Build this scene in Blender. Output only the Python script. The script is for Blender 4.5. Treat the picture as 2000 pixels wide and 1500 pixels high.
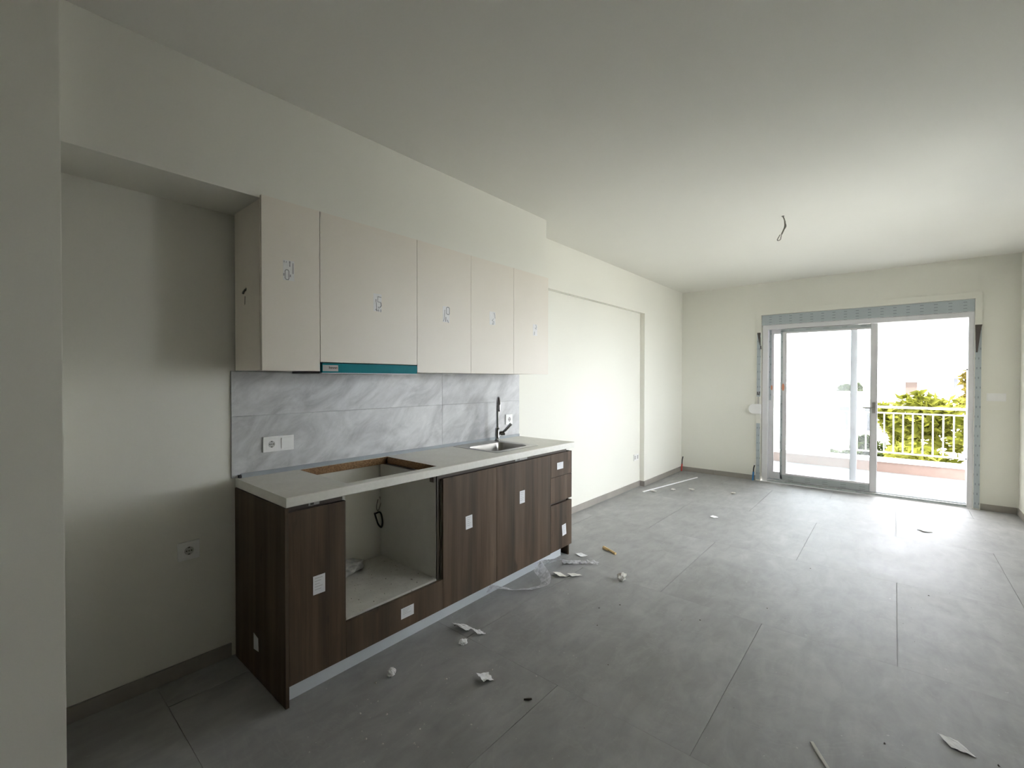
import bpy, bmesh, math, random
from mathutils import Vector, Matrix, noise
R = random.Random(7)
S = bpy.context.scene
for o in list(bpy.data.objects): bpy.data.objects.remove(o)
COL = S.collection

# ---------------------------------------------------------------- camera, sky, sun, exposure
cam = bpy.data.cameras.new('camera'); cam.sensor_fit = 'HORIZONTAL'; cam.sensor_width = 36.0
cam.lens = 881.109 * 36 / 2000; cam.clip_start = 0.02; cam.clip_end = 800
co = bpy.data.objects.new('camera', cam); COL.objects.link(co); S.camera = co
yaw, pitch, roll = 0.7032, -0.01158, 0.0013
fw = Vector((-math.sin(yaw) * math.cos(pitch), math.cos(yaw) * math.cos(pitch), math.sin(pitch)))
rt = Vector((math.cos(yaw), math.sin(yaw), 0)); up = rt.cross(fw)
rt, up = rt * math.cos(roll) + up * math.sin(roll), up * math.cos(roll) - rt * math.sin(roll)
CAM = Vector((2.5671, -0.0969, 1.4127))
co.matrix_world = Matrix(((rt.x, up.x, -fw.x, CAM.x), (rt.y, up.y, -fw.y, CAM.y), (rt.z, up.z, -fw.z, CAM.z), (0, 0, 0, 1)))

W = bpy.data.worlds.new('sky'); S.world = W; W.use_nodes = True
bg = W.node_tree.nodes['Background']
bg.inputs[0].default_value = (0.90, 0.925, 1.0, 1); bg.inputs[1].default_value = 1.0
sun = bpy.data.lights.new('sun', 'SUN'); sun.energy = 1.8; sun.angle = math.radians(0.55); sun.color = (1.0, 0.95, 0.86)
so = bpy.data.objects.new('sun', sun); COL.objects.link(so)
so.rotation_euler = Vector((-0.12, 0.40, -1.0)).to_track_quat('-Z', 'Y').to_euler()

S.view_settings.view_transform = 'Standard'; S.view_settings.look = 'None'
S.view_settings.gamma = 1.0; S.view_settings.use_curve_mapping = False
S.view_settings.exposure = 4.2

# ---------------------------------------------------------------- materials
def lin(*c):
    return tuple((v / 255 / 12.92 if v / 255 <= 0.04045 else ((v / 255 + 0.055) / 1.055) ** 2.4) for v in c)
class NT:
    def __init__(s, name):
        s.m = bpy.data.materials.new(name); s.m.use_nodes = True
        s.t = s.m.node_tree; s.p = s.t.nodes['Principled BSDF']; s.out = s.t.nodes['Material Output']
    def n(s, typ, **k):
        nd = s.t.nodes.new(typ)
        for a, b in k.items(): setattr(nd, a, b)
        return nd
    def l(s, a, b): s.t.links.new(a, b)
    def math(s, op, a, b=None):
        nd = s.n('ShaderNodeMath', operation=op)
        for i, v in enumerate((a, b)):
            if v is None: continue
            if isinstance(v, (int, float)): nd.inputs[i].default_value = v
            else: s.l(v, nd.inputs[i])
        return nd.outputs[0]
    def coords(s, scale=(1, 1, 1), rot=(0, 0, 0), rnd=False, world=False):
        mp = s.n('ShaderNodeMapping'); mp.inputs['Scale'].default_value = scale; mp.inputs['Rotation'].default_value = rot
        if world: src = s.n('ShaderNodeNewGeometry').outputs['Position']
        else: src = s.n('ShaderNodeTexCoord').outputs['Object']
        if rnd:
            oi = s.n('ShaderNodeObjectInfo'); ad = s.n('ShaderNodeVectorMath', operation='ADD')
            sc = s.math('MULTIPLY', oi.outputs['Random'], 37.0)
            s.l(src, ad.inputs[0]); s.l(sc, ad.inputs[1]); src = ad.outputs[0]
        s.l(src, mp.inputs[0]); return mp.outputs[0]
    def rotcoords(s, rot, scale):
        a = s.coords((1, 1, 1), rot, rnd=True); mp = s.n('ShaderNodeMapping'); mp.inputs['Scale'].default_value = scale
        s.l(a, mp.inputs[0]); return mp.outputs[0]
    def noise(s, vec, scale=5, detail=4, rough=0.55, dist=0):
        nd = s.n('ShaderNodeTexNoise'); s.l(vec, nd.inputs['Vector'])
        nd.inputs['Scale'].default_value = scale; nd.inputs['Detail'].default_value = detail
        nd.inputs['Roughness'].default_value = rough; nd.inputs['Distortion'].default_value = dist
        return nd.outputs['Fac']
    def ramp(s, fac, *stops):
        r = s.n('ShaderNodeValToRGB'); e = r.color_ramp.elements
        while len(e) < len(stops): e.new(0.5)
        for el, (p, c) in zip(e, stops): el.position = p; el.color = (*c, 1)
        s.l(fac, r.inputs[0]); return r.outputs[0]
    def mix(s, fac, a, b, typ='MIX'):
        nd = s.n('ShaderNodeMix', data_type='RGBA', blend_type=typ)
        for i, v in ((0, fac), (6, a), (7, b)):
            if isinstance(v, (int, float)): nd.inputs[i].default_value = v
            elif isinstance(v, tuple): nd.inputs[i].default_value = (*v, 1)
            else: s.l(v, nd.inputs[i])
        return nd.outputs[2]
    def bump(s, h, strength=0.1, dist=0.01):
        b = s.n('ShaderNodeBump'); b.inputs['Strength'].default_value = strength; b.inputs['Distance'].default_value = dist
        s.l(h, b.inputs['Height']); s.l(b.outputs[0], s.p.inputs['Normal'])
    def done(s, col=None, rough=0.5, metal=0.0, spec=None):
        if col is not None:
            if isinstance(col, tuple): s.p.inputs['Base Color'].default_value = (*col, 1)
            else: s.l(col, s.p.inputs['Base Color'])
        if isinstance(rough, (int, float)): s.p.inputs['Roughness'].default_value = rough
        else: s.l(rough, s.p.inputs['Roughness'])
        s.p.inputs['Metallic'].default_value = metal
        if spec is not None: s.p.inputs['Specular IOR Level'].default_value = spec
        return s.m
def plain(name, col, rough=0.5, metal=0.0, var=0.06, scale=9.0, spec=None, bump=0.0):
    t = NT(name); f = t.noise(t.coords(rnd=True), scale, 3)
    a = tuple(c * (1 - var) for c in col); b = tuple(min(1, c * (1 + var)) for c in col)
    if bump: t.bump(f, bump, 0.004)
    return t.done(t.ramp(f, (0.3, a), (0.7, b)), rough, metal, spec)

def wall_mat(name, col):
    t = NT(name); v = t.coords(world=True)
    big = t.noise(v, 0.9, 3); fine = t.noise(v, 160, 2)
    c = t.ramp(big, (0.3, tuple(x * 0.975 for x in col)), (0.7, col))
    t.bump(fine, 0.06, 0.002); return t.done(c, 0.75, spec=0.25)
M = {}
M['wall'] = wall_mat('painted_plaster', (0.87, 0.855, 0.765))
M['ceil'] = wall_mat('painted_ceiling', (0.87, 0.855, 0.78))
t = NT('cream_laminate'); v = t.coords((1, 1, 1), rnd=True); f = t.noise(v, 3, 3)
t.bump(t.noise(t.coords((220, 220, 220)), 1, 1), 0.03, 0.001)
M['cream'] = t.done(t.ramp(f, (0.3, (0.83, 0.77, 0.665)), (0.7, (0.85, 0.79, 0.685))), 0.42)
def wood(name, k=1.0):
    t = NT(name)
    v = t.coords((11, 11, 0.7), rnd=True); band = t.noise(v, 1.0, 4, 0.55, 0.35)
    fine = t.noise(t.coords((160, 160, 3.0), rnd=True), 1.0, 3, 0.6)
    big = t.noise(t.coords((5, 5, 1.6), rnd=True), 1.0, 2)
    c = t.ramp(band, (0.28, (0.046 * k, 0.031 * k, 0.020 * k)), (0.48, (0.092 * k, 0.062 * k, 0.040 * k)), (0.72, (0.165 * k, 0.113 * k, 0.074 * k)))
    c = t.mix(0.55, c, t.ramp(fine, (0.3, (0.72, 0.70, 0.68)), (0.7, (1.12, 1.12, 1.12))), 'MULTIPLY')
    kn = t.noise(t.coords((14, 14, 5.0), rnd=True), 1.0, 1)
    c = t.mix(t.ramp(kn, (0.68, (0, 0, 0)), (0.76, (0.6, 0.6, 0.6))), c, (0.028 * k, 0.020 * k, 0.014 * k))
    c = t.mix(t.ramp(big, (0.42, (0, 0, 0)), (0.7, (0.35, 0.35, 0.35))), c, (0.07 * k, 0.062 * k, 0.048 * k))
    t.bump(fine, 0.12, 0.001); return t.done(c, 0.55, spec=0.22)
M['wood'] = wood('walnut_laminate')
M['gola'] = plain('brown_profile', (0.075, 0.058, 0.044), 0.4, 0.0)
t = NT('pale_worktop'); v = t.coords((1, 1, 1)); f = t.noise(v, 7, 6, 0.65, 0.3); g = t.noise(v, 55, 3)
c = t.ramp(f, (0.3, (0.79, 0.77, 0.69)), (0.7, (0.86, 0.84, 0.77)))
c = t.mix(0.25, c, t.ramp(g, (0.35, (0.85, 0.85, 0.83)), (0.65, (1.05, 1.05, 1.05))), 'MULTIPLY')
M['worktop'] = t.done(c, 0.42)
t = NT('chipboard'); f = t.noise(t.coords(), 130, 4, 0.7)
M['chip'] = t.done(t.ramp(f, (0.32, (0.13, 0.07, 0.03)), (0.55, (0.30, 0.175, 0.085)), (0.72, (0.46, 0.31, 0.17))), 0.9)
t = NT('grey_floor_tile'); v = t.coords(rnd=True)
a = t.noise(t.coords((1, 1, 1), rnd=True), 2.2, 6, 0.62, 0.4); b = t.noise(t.coords((14, 5, 5), (0, 0, 0.5), rnd=True), 1.0, 5, 0.6, 0.6); d = t.noise(v, 70, 2)
c = t.ramp(a, (0.30, (0.295, 0.293, 0.282)), (0.55, (0.355, 0.353, 0.342)), (0.72, (0.41, 0.408, 0.396)))
c = t.mix(0.65, c, t.ramp(b, (0.3, (0.84, 0.84, 0.84)), (0.7, (1.14, 1.14, 1.14))), 'MULTIPLY')
vv = t.noise(t.coords((1, 1, 1), rnd=True), 1.7, 5, 0.6, 1.2)
vein = t.ramp(vv, (0.485, (0, 0, 0)), (0.497, (0.13, 0.13, 0.13)), (0.509, (0, 0, 0)))
c = t.mix(vein, c, (0.50, 0.495, 0.47))
dust = t.noise(t.coords((1, 1, 1), world=True), 3.2, 6, 0.7, 0.8)
c = t.mix(t.ramp(dust, (0.50, (0, 0, 0)), (0.85, (0.25, 0.25, 0.25))), c, (0.50, 0.495, 0.47))
sp = t.noise(t.coords((1, 1, 1), world=True), 42, 2, 0.5)
c = t.mix(t.ramp(sp, (0.735, (0, 0, 0)), (0.78, (0.7, 0.7, 0.7))), c, (0.62, 0.61, 0.58))
t.bump(d, 0.05, 0.001)
M['tile'] = t.done(c, t.ramp(a, (0.3, (0.52, 0.52, 0.52)), (0.7, (0.62, 0.62, 0.62))), spec=0.28)
M['grout'] = plain('grey_grout', (0.33, 0.325, 0.31), 0.9)
M['palegrout'] = plain('pale_grout', (0.56, 0.56, 0.55), 0.9)
M['skirt'] = plain('taupe_skirting', (0.325, 0.300, 0.262), 0.5, var=0.1, scale=4)
t = NT('marbled_splashback')
a = t.noise(t.rotcoords((-0.62, 0, 0), (3.0, 3.4, 7.0)), 1.0, 6, 0.62, 0.9)
b = t.noise(t.rotcoords((-0.55, 0, 0), (6, 9, 22)), 1.0, 5, 0.68, 1.2)
c = t.ramp(a, (0.30, (0.40, 0.40, 0.395)), (0.50, (0.58, 0.58, 0.57)), (0.70, (0.71, 0.705, 0.695)))
c = t.mix(0.5, c, t.ramp(b, (0.3, (0.80, 0.80, 0.80)), (0.7, (1.10, 1.10, 1.10))), 'MULTIPLY')
M['splash'] = t.done(c, 0.38)
M['steel'] = plain('brushed_steel', (0.50, 0.49, 0.46), 0.32, 1.0)
M['basin'] = plain('satin_steel', (0.42, 0.405, 0.37), 0.28, 1.0)
M['chrome'] = plain('chrome', (0.32, 0.32, 0.32), 0.10, 1.0, var=0.01)
M['darkmetal'] = plain('dark_metal', (0.03, 0.03, 0.03), 0.5)
M['alu'] = plain('grey_aluminium', (0.46, 0.50, 0.53), 0.42, 0.3)
M['black'] = plain('black_plastic', (0.012, 0.012, 0.012), 0.5)
M['white'] = plain('white_plastic', (0.92, 0.91, 0.88), 0.35, var=0.01)
M['greyhole'] = plain('grey_socket_well', (0.50, 0.49, 0.46), 0.4, var=0.02)
M['pvc'] = plain('white_pvc', (0.79, 0.78, 0.79), 0.3, var=0.015)
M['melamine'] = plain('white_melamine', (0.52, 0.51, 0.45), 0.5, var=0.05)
t = NT('dusty_melamine'); f = t.noise(t.coords(), 7, 6, 0.7, 0.4); g = t.noise(t.coords(), 60, 2)
c = t.ramp(f, (0.3, (0.47, 0.455, 0.40)), (0.7, (0.60, 0.585, 0.52))); c = t.mix(t.ramp(g, (0.66, (0, 0, 0)), (0.72, (0.7, 0.7, 0.7))), c, (0.25, 0.22, 0.18))
M['dusty'] = t.done(c, 0.8)
M['plinth'] = plain('pale_plinth_film', (0.60, 0.635, 0.65), 0.3, var=0.03)
M['teal'] = plain('teal_protective_film', (0.0, 0.19, 0.225), 0.5, var=0.03, spec=0.15)
M['hoodlabel'] = plain('silver_label', (0.45, 0.44, 0.41), 0.4)
M['ink'] = plain('dark_ink', (0.075, 0.07, 0.055), 0.6)
M['inkred'] = plain('red_ink', (0.30, 0.12, 0.08), 0.6)
M['inkgrey'] = plain('grey_ink', (0.33, 0.32, 0.30), 0.6)
M['inkpale'] = plain('pale_grey_ink', (0.46, 0.45, 0.43), 0.6)
M['sticker'] = plain('white_sticker', (0.78, 0.78, 0.79), 0.4, var=0.02)
M['palesticker'] = plain('clear_pale_sticker', (0.82, 0.80, 0.77), 0.3, var=0.04, scale=40)
M['paper'] = plain('white_paper', (0.91, 0.91, 0.91), 0.8, var=0.05, scale=30)
M['cream_paper'] = plain('cream_paper', (0.83, 0.81, 0.74), 0.8, var=0.05, scale=30)
M['woodchip'] = plain('pale_pine', (0.78, 0.58, 0.28), 0.8, var=0.2, scale=30)
M['plaster'] = plain('plaster_bits', (0.66, 0.65, 0.60), 0.9, var=0.1)
M['darkbits'] = plain('dark_crumbs', (0.10, 0.085, 0.06), 0.9, var=0.3)
M['fluff'] = plain('grey_fluff', (0.40, 0.39, 0.35), 0.95, var=0.2, scale=40)
M['cable'] = plain('grey_cable', (0.22, 0.21, 0.175), 0.5)
M['red'] = plain('red_conduit', (0.55, 0.055, 0.04), 0.5)
M['blue'] = plain('blue_conduit', (0.04, 0.22, 0.50), 0.5)
M['flap'] = plain('brown_film_back', (0.085, 0.068, 0.060), 0.5)
M['orange'] = plain('orange_tag', (0.75, 0.33, 0.20), 0.5)
def film(name, col, ink, pu, du, pv, dv, axes=('X', 'Z'), stag=False):
    t = NT(name); s = t.n('ShaderNodeSeparateXYZ'); t.l(t.n('ShaderNodeTexCoord').outputs['Object'], s.inputs[0])
    u = t.math('DIVIDE', s.outputs[axes[0]], pu); v = t.math('DIVIDE', s.outputs[axes[1]], pv)
    if stag:
        fl = t.math('MODULO', t.math('ABSOLUTE', t.math('FLOOR', v)), 2.0); u = t.math('ADD', u, t.math('MULTIPLY', fl, 0.5))
    fu = t.math('FRACT', u); fv = t.math('FRACT', v)
    k = t.math('MULTIPLY', t.math('LESS_THAN', fu, du), t.math('LESS_THAN', fv, dv))
    k = t.math('MULTIPLY', k, 0.75); return t.done(t.mix(k, col, ink), 0.35)
FC, FI = (0.47, 0.52, 0.535), (0.20, 0.225, 0.25)
M['filmbox'] = film('printed_film_dashes', FC, FI, 0.118, 0.26, 0.0345, 0.24)
M['filmstrip'] = film('printed_film_dots', FC, FI, 0.028, 0.30, 0.105, 0.22, stag=True)
M['filmrail'] = film('printed_film_marks', (0.49, 0.53, 0.535), (0.28, 0.30, 0.31), 0.19, 0.30, 0.031, 0.3)

def glass(name, dust, tint=(0.93, 0.97, 0.96)):
    t = NT(name); tr = t.n('ShaderNodeBsdfTransparent'); tr.inputs[0].default_value = (*tint, 1)
    gl = t.n('ShaderNodeBsdfGlossy'); gl.inputs['Roughness'].default_value = 0.02
    di = t.n('ShaderNodeBsdfDiffuse'); di.inputs[0].default_value = (0.8, 0.8, 0.78, 1)
    tl = t.n('ShaderNodeBsdfTranslucent'); tl.inputs[0].default_value = (0.85, 0.86, 0.84, 1)
    fr = t.n('ShaderNodeFresnel'); fr.inputs[0].default_value = 1.45
    m1 = t.n('ShaderNodeMixShader'); t.l(fr.outputs[0], m1.inputs[0]); t.l(tr.outputs[0], m1.inputs[1]); t.l(gl.outputs[0], m1.inputs[2])
    m2 = t.n('ShaderNodeMixShader'); m2.inputs[0].default_value = 0.7; t.l(di.outputs[0], m2.inputs[1]); t.l(tl.outputs[0], m2.inputs[2])
    f = t.math('MULTIPLY', t.noise(t.coords(), 3, 4), 2 * dust)
    m3 = t.n('ShaderNodeMixShader'); t.l(f, m3.inputs[0]); t.l(m1.outputs[0], m3.inputs[1]); t.l(m2.outputs[0], m3.inputs[2])
    t.l(m3.outputs[0], t.out.inputs['Surface']); return t.m
M['glass'] = glass('dusty_glass', 0.06, (0.95, 0.965, 0.965))
t = NT('clear_plastic_film'); tr = t.n('ShaderNodeBsdfTransparent'); tr.inputs[0].default_value = (0.95, 0.96, 0.97, 1)
di = t.n('ShaderNodeBsdfDiffuse'); di.inputs[0].default_value = (0.93, 0.93, 0.96, 1)
gl = t.n('ShaderNodeBsdfGlossy'); gl.inputs['Roughness'].default_value = 0.18
lw = t.n('ShaderNodeLayerWeight'); lw.inputs[0].default_value = 0.45
f = t.ramp(t.noise(t.coords((1, 1, 1)), 26, 4, 0.6, 1.0), (0.30, (0.42, 0.42, 0.42)), (0.60, (0.92, 0.92, 0.92)))
tl = t.n('ShaderNodeBsdfTranslucent'); tl.inputs[0].default_value = (0.95, 0.95, 0.98, 1)
m0 = t.n('ShaderNodeMixShader'); m0.inputs[0].default_value = 0.55; t.l(di.outputs[0], m0.inputs[1]); t.l(tl.outputs[0], m0.inputs[2])
m1 = t.n('ShaderNodeMixShader'); m1.inputs[0].default_value = 0.2; t.l(m0.outputs[0], m1.inputs[1]); t.l(gl.outputs[0], m1.inputs[2])
m2 = t.n('ShaderNodeMixShader'); t.l(t.math('MAXIMUM', f, t.math('MULTIPLY', lw.outputs['Facing'], 0.9)), m2.inputs[0]); t.l(tr.outputs[0], m2.inputs[1]); t.l(m1.outputs[0], m2.inputs[2])
t.l(m2.outputs[0], t.out.inputs['Surface']); M['plastic'] = t.m
M['balfloor'] = plain('balcony_tile', (0.27, 0.275, 0.275), 0.6, var=0.05)
M['parapet'] = plain('salmon_render', (0.24, 0.170, 0.140), 0.9, var=0.05)
M['coping'] = plain('white_marble', (0.80, 0.79, 0.76), 0.5, var=0.04)
M['rail'] = plain('white_rail_paint', (0.80, 0.80, 0.76), 0.4, var=0.02)
M['bwhite'] = plain('white_render', (0.74, 0.73, 0.70), 0.9, var=0.04, scale=1)
M['bcream'] = plain('cream_render', (0.66, 0.61, 0.53), 0.9, var=0.05, scale=1)
M['bbrown'] = plain('brown_shade_wall', (0.055, 0.040, 0.032), 0.9, var=0.1, scale=1)
M['broof'] = plain('pale_roof', (0.62, 0.58, 0.53), 0.9, var=0.06, scale=1)
M['bglass'] = plain('window_dark', (0.03, 0.032, 0.036), 0.2)
M['ground'] = plain('street', (0.26, 0.255, 0.24), 0.95, var=0.15, scale=0.3)
M['bark'] = plain('bark', (0.16, 0.11, 0.07), 0.9, var=0.2)
def leafmat(name, a, b):
    t = NT(name); oi = t.noise(t.coords(), 0.9, 3); c = t.ramp(oi, (0.35, a), (0.65, b))
    di = t.n('ShaderNodeBsdfDiffuse'); tl = t.n('ShaderNodeBsdfTranslucent'); t.l(c, di.inputs[0]); t.l(c, tl.inputs[0])
    m = t.n('ShaderNodeMixShader'); m.inputs[0].default_value = 0.35; t.l(di.outputs[0], m.inputs[1]); t.l(tl.outputs[0], m.inputs[2])
    t.l(m.outputs[0], t.out.inputs['Surface']); return t.m
M['leaf'] = leafmat('green_leaves', (0.030, 0.034, 0.0035), (0.150, 0.150, 0.028))
M['leaf2'] = leafmat('olive_leaves', (0.050, 0.038, 0.008), (0.120, 0.098, 0.024))
M['leaf3'] = leafmat('cool_leaves', (0.014, 0.021, 0.006), (0.034, 0.044, 0.014))

# ---------------------------------------------------------------- mesh helpers
WORLD = {}
class MB:
    def __init__(s): s.b = bmesh.new(); s.mi = 0
    def face(s, vs):
        f = s.b.faces.new(vs); f.material_index = s.mi; return f
    def box(s, x0, x1, y0, y1, z0, z1):
        v = [s.b.verts.new((x, y, z)) for x in (x0, x1) for y in (y0, y1) for z in (z0, z1)]
        for q in ((0, 1, 3, 2), (4, 6, 7, 5), (0, 4, 5, 1), (2, 3, 7, 6), (0, 2, 6, 4), (1, 5, 7, 3)): s.face([v[i] for i in q])
        return s
    def prism(s, pts, ax, a0, a1):            # pts: 2D loop in the two axes after ax
        def P(p, a):
            if ax == 'x': return (a, p[0], p[1])
            if ax == 'y': return (p[0], a, p[1])
            return (p[0], p[1], a)
        A = [s.b.verts.new(P(p, a0)) for p in pts]; B = [s.b.verts.new(P(p, a1)) for p in pts]; n = len(pts)
        s.face(A[::-1]); s.face(B)
        for i in range(n): s.face([A[i], A[(i + 1) % n], B[(i + 1) % n], B[i]])
        return s
    def tube(s, pts, r, seg=10, cap=True):
        pts = [Vector(p) for p in pts]; n = len(pts); rs = r if isinstance(r, (list, tuple)) else [r] * n
        prev = None; rings = []
        for i, p in enumerate(pts):
            d = (pts[min(i + 1, n - 1)] - pts[max(i - 1, 0)]).normalized()
            u = (prev - d * prev.dot(d)) if prev else d.orthogonal()
            u.normalize(); prev = u; w = d.cross(u)
            rings.append([s.b.verts.new(p + (u * math.cos(2 * math.pi * k / seg) + w * math.sin(2 * math.pi * k / seg)) * rs[i]) for k in range(seg)])
        for a, b in zip(rings, rings[1:]):
            for k in range(seg): s.face([a[k], a[(k + 1) % seg], b[(k + 1) % seg], b[k]])
        if cap: s.face(rings[0][::-1]); s.face(rings[-1])
        return s
    def grid(s, fn, nu, nv):
        g = [[s.b.verts.new(fn(i / nu, j / nv)) for j in range(nv + 1)] for i in range(nu + 1)]
        for i in range(nu):
            for j in range(nv): s.face([g[i][j], g[i + 1][j], g[i + 1][j + 1], g[i][j + 1]])
        return s
    def stroke(s, x, pts, w, th=0.0004):       # flat inked line in a plane of constant x, pts in (y, z)
        for (a, b), (c, d) in zip(pts, pts[1:]):
            L = math.hypot(c - a, d - b) or 1; nx, nz = -(d - b) / L * w / 2, (c - a) / L * w / 2
            ex, ez = (c - a) / L * w / 2, (d - b) / L * w / 2
            s.prism([(a - ex + nx, b - ez + nz), (a - ex - nx, b - ez - nz), (c + ex - nx, d + ez - nz), (c + ex + nx, d + ez + nz)], 'x', x, x + th)
        return s
    def build(s, name, mats, parent=None, loc=None, bevel=0.0, smooth=False, seg=2, tag=None):
        b = s.b
        if bevel:
            bmesh.ops.remove_doubles(b, verts=b.verts, dist=1e-6)
            ed = [e for e in b.edges if len(e.link_faces) == 2 and e.calc_face_angle(0) > 0.5]
            bmesh.ops.bevel(b, geom=ed, offset=bevel, segments=seg, profile=0.7, affect='EDGES', clamp_overlap=True)
        bmesh.ops.recalc_face_normals(b, faces=b.faces)
        if loc is None:
            lo = [min(v.co[i] for v in b.verts) for i in range(3)]; hi = [max(v.co[i] for v in b.verts) for i in range(3)]
            loc = Vector([(lo[i] + hi[i]) / 2 for i in range(3)])
        loc = Vector(loc); bmesh.ops.translate(b, verts=b.verts, vec=-loc)
        me = bpy.data.meshes.new(name); b.to_mesh(me); b.free()
        for m in (mats if isinstance(mats, (list, tuple)) else [mats]): me.materials.append(M[m])
        if smooth:
            me.polygons.foreach_set('use_smooth', [True] * len(me.polygons))
            if smooth is not True: me.set_sharp_from_angle(angle=math.radians(smooth))
        o = bpy.data.objects.new(name, me); COL.objects.link(o); WORLD[o.name] = loc
        if parent: o.parent = parent; o.location = loc - WORLD[parent.name]
        else: o.location = loc
        if tag: tagit(o, *tag)
        return o
def tagit(o, label, cat, group=None, kind=None):
    o['label'] = label; o['category'] = cat
    if group: o['group'] = group
    if kind: o['kind'] = kind
def thing(name, loc, label, cat, group=None, kind=None):
    o = bpy.data.objects.new(name, None); COL.objects.link(o); o.location = loc; o.empty_display_size = 0.1
    WORLD[o.name] = Vector(loc); tagit(o, label, cat, group, kind); return o
def box(name, mats, a, parent=None, bevel=0.0, **k): return MB().box(*a).build(name, mats, parent, bevel=bevel, **k)
def dup(o, delta, parent=None):
    c = o.copy(); COL.objects.link(c); WORLD[c.name] = WORLD[o.name] + Vector(delta)
    if parent: c.parent = parent; c.location = WORLD[c.name] - WORLD[parent.name]
    else: c.location = WORLD[c.name]
    return c
def arc(c, r, a0, a1, n, f): return [f(c, r, a0 + (a1 - a0) * i / n) for i in range(n + 1)]

# ---------------------------------------------------------------- room shell
XR, YB, YF, H = 3.566, 6.911, -2.6, 2.734
BX, ZB, NZ, W2 = 0.345, 2.240, 2.271, 0.0624         # bulkhead face, its underside, niche head, pier face
YBE, YCOL, Y0, PX = 2.9655, 5.549, 0.087, 0.40
floor = box('floor', 'grout', (-0.2, XR + 0.2, YF - 0.2, YB + 0.0, -0.15, -0.0025))
tagit(floor, 'floor of large matt grey cement-look tiles with thin joints', 'floor', kind='structure')
G = 0.0016
def tile_mb(x0, x1, y0, y1):
    m = MB(); m.box(x0 + G, x1 - G, y0 + G, y1 - G, -0.0025, 0.0); return m
ys = [-2.6, -1.985, -0.785, 0.415, 1.6135, 2.8105, 4.008, 5.2055, 6.403, YB]
full = {}
for r in range(len(ys) - 1):
    off = 0.80 if r % 2 == 0 else 0.20
    xs = [off - 1.195] + [off + 1.195 * k for k in range(4)]
    xs = [0.0 if x < 0 else x for x in xs]; xs = sorted({min(x, XR) for x in xs} | {0.0, XR})
    for xa, xb in zip(xs, xs[1:]):
        if xb - xa < 0.03: continue
        key = (round(xb - xa, 3), round(ys[r + 1] - ys[r], 2))
        cx, cy = (xa + xb) / 2, (ys[r] + ys[r + 1]) / 2
        if key in full: dup(full[key], Vector((cx, cy, 0)) - Vector((WORLD[full[key].name].x, WORLD[full[key].name].y, 0)), floor)
        else: full[key] = tile_mb(xa, xb, ys[r], ys[r + 1]).build('tile', 'tile', floor)
box('ceiling', 'ceil', (-0.2, XR + 0.2, YF - 0.2, YB + 0.2, H, H + 0.2), tag=('plain off-white painted ceiling', 'ceiling', None, 'structure'))
wl = box('wall_left', 'wall', (-0.2, 0.0, YF, YB, -0.1, H), tag=('left wall, off-white plaster behind the kitchen units', 'wall', None, 'structure'))
MB().box(0.0, BX, Y0, YBE, ZB, H).build('bulkhead', 'wall', wl, bevel=0.003)
MB().box(0.0, PX, YF, Y0, -0.05, H).build('pillar', 'wall', wl, bevel=0.003)
MB().prism([(YBE, NZ), (YCOL, NZ), (YCOL, -0.05), (YB, -0.05), (YB, H), (YBE, H)], 'x', 0.0, W2).build('pier', 'wall', wl, bevel=0.002)
DX0, DX1, DZ = 1.11, 3.278, 2.357
wb = MB(); wb.prism([(-0.2, -0.1), (DX0, -0.1), (DX0, DZ), (DX1, DZ), (DX1, -0.1), (XR + 0.2, -0.1), (XR + 0.2, 3.05), (-0.2, 3.05)], 'y', YB, YB + 0.22)
wb.build('wall_back', 'wall', tag=('far wall, off-white plaster around the balcony door', 'wall', None, 'structure'))
RY0, RY1, RZ0, RZ1 = 3.25, 5.15, 0.85, 2.30         # window added out of view in the right wall to brighten the room
wr = MB(); wr.box(XR, XR + 0.2, YF, RY0, -0.1, H).box(XR, XR + 0.2, RY1, YB, -0.1, H).box(XR, XR + 0.2, RY0, RY1, -0.1, RZ0).box(XR, XR + 0.2, RY0, RY1, RZ1, H)
bmesh.ops.remove_doubles(wr.b, verts=wr.b.verts, dist=1e-5)
wr.build('wall_right', 'wall', tag=('right wall, off-white plaster, at the very edge of the view', 'wall', None, 'structure'))
w1 = thing('added_window', (XR + 0.1, (RY0 + RY1) / 2, RZ0), 'white two-pane window added out of view in the right wall for more room light', 'window', kind='structure')
ym = (RY0 + RY1) / 2
for a in ((RY0, RY0 + 0.06, RZ0, RZ1), (RY1 - 0.06, RY1, RZ0, RZ1), (ym - 0.05, ym + 0.05, RZ0 + 0.06, RZ1 - 0.06), (RY0 + 0.06, RY1 - 0.06, RZ0, RZ0 + 0.06), (RY0 + 0.06, RY1 - 0.06, RZ1 - 0.06, RZ1)):
    MB().box(XR + 0.10, XR + 0.16, *a).build('frame_bar', 'pvc', w1, bevel=0.003)
for a, b in ((RY0 + 0.06, ym - 0.05), (ym + 0.05, RY1 - 0.06)):
    MB().box(XR + 0.127, XR + 0.133, a, b, RZ0 + 0.06, RZ1 - 0.06).build('pane', 'glass', w1)
box('wall_front', 'wall', (-0.2, XR + 0.2, YF - 0.2, YF, -0.1, H), tag=('off-white plaster wall behind the camera', 'wall', None, 'structure'))
bh, bt = 0.068, 0.011
bl = MB().box(0.0, bt, Y0, 0.72, 0, bh).build('baseboard_left', 'skirt', bevel=0.0015)
tagit(bl, 'taupe tile skirting along the left wall', 'baseboard', kind='structure')
MB().box(0.0, bt, 2.985, YCOL, 0, bh).build('skirting_piece', 'skirt', bl, bevel=0.0015)
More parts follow.
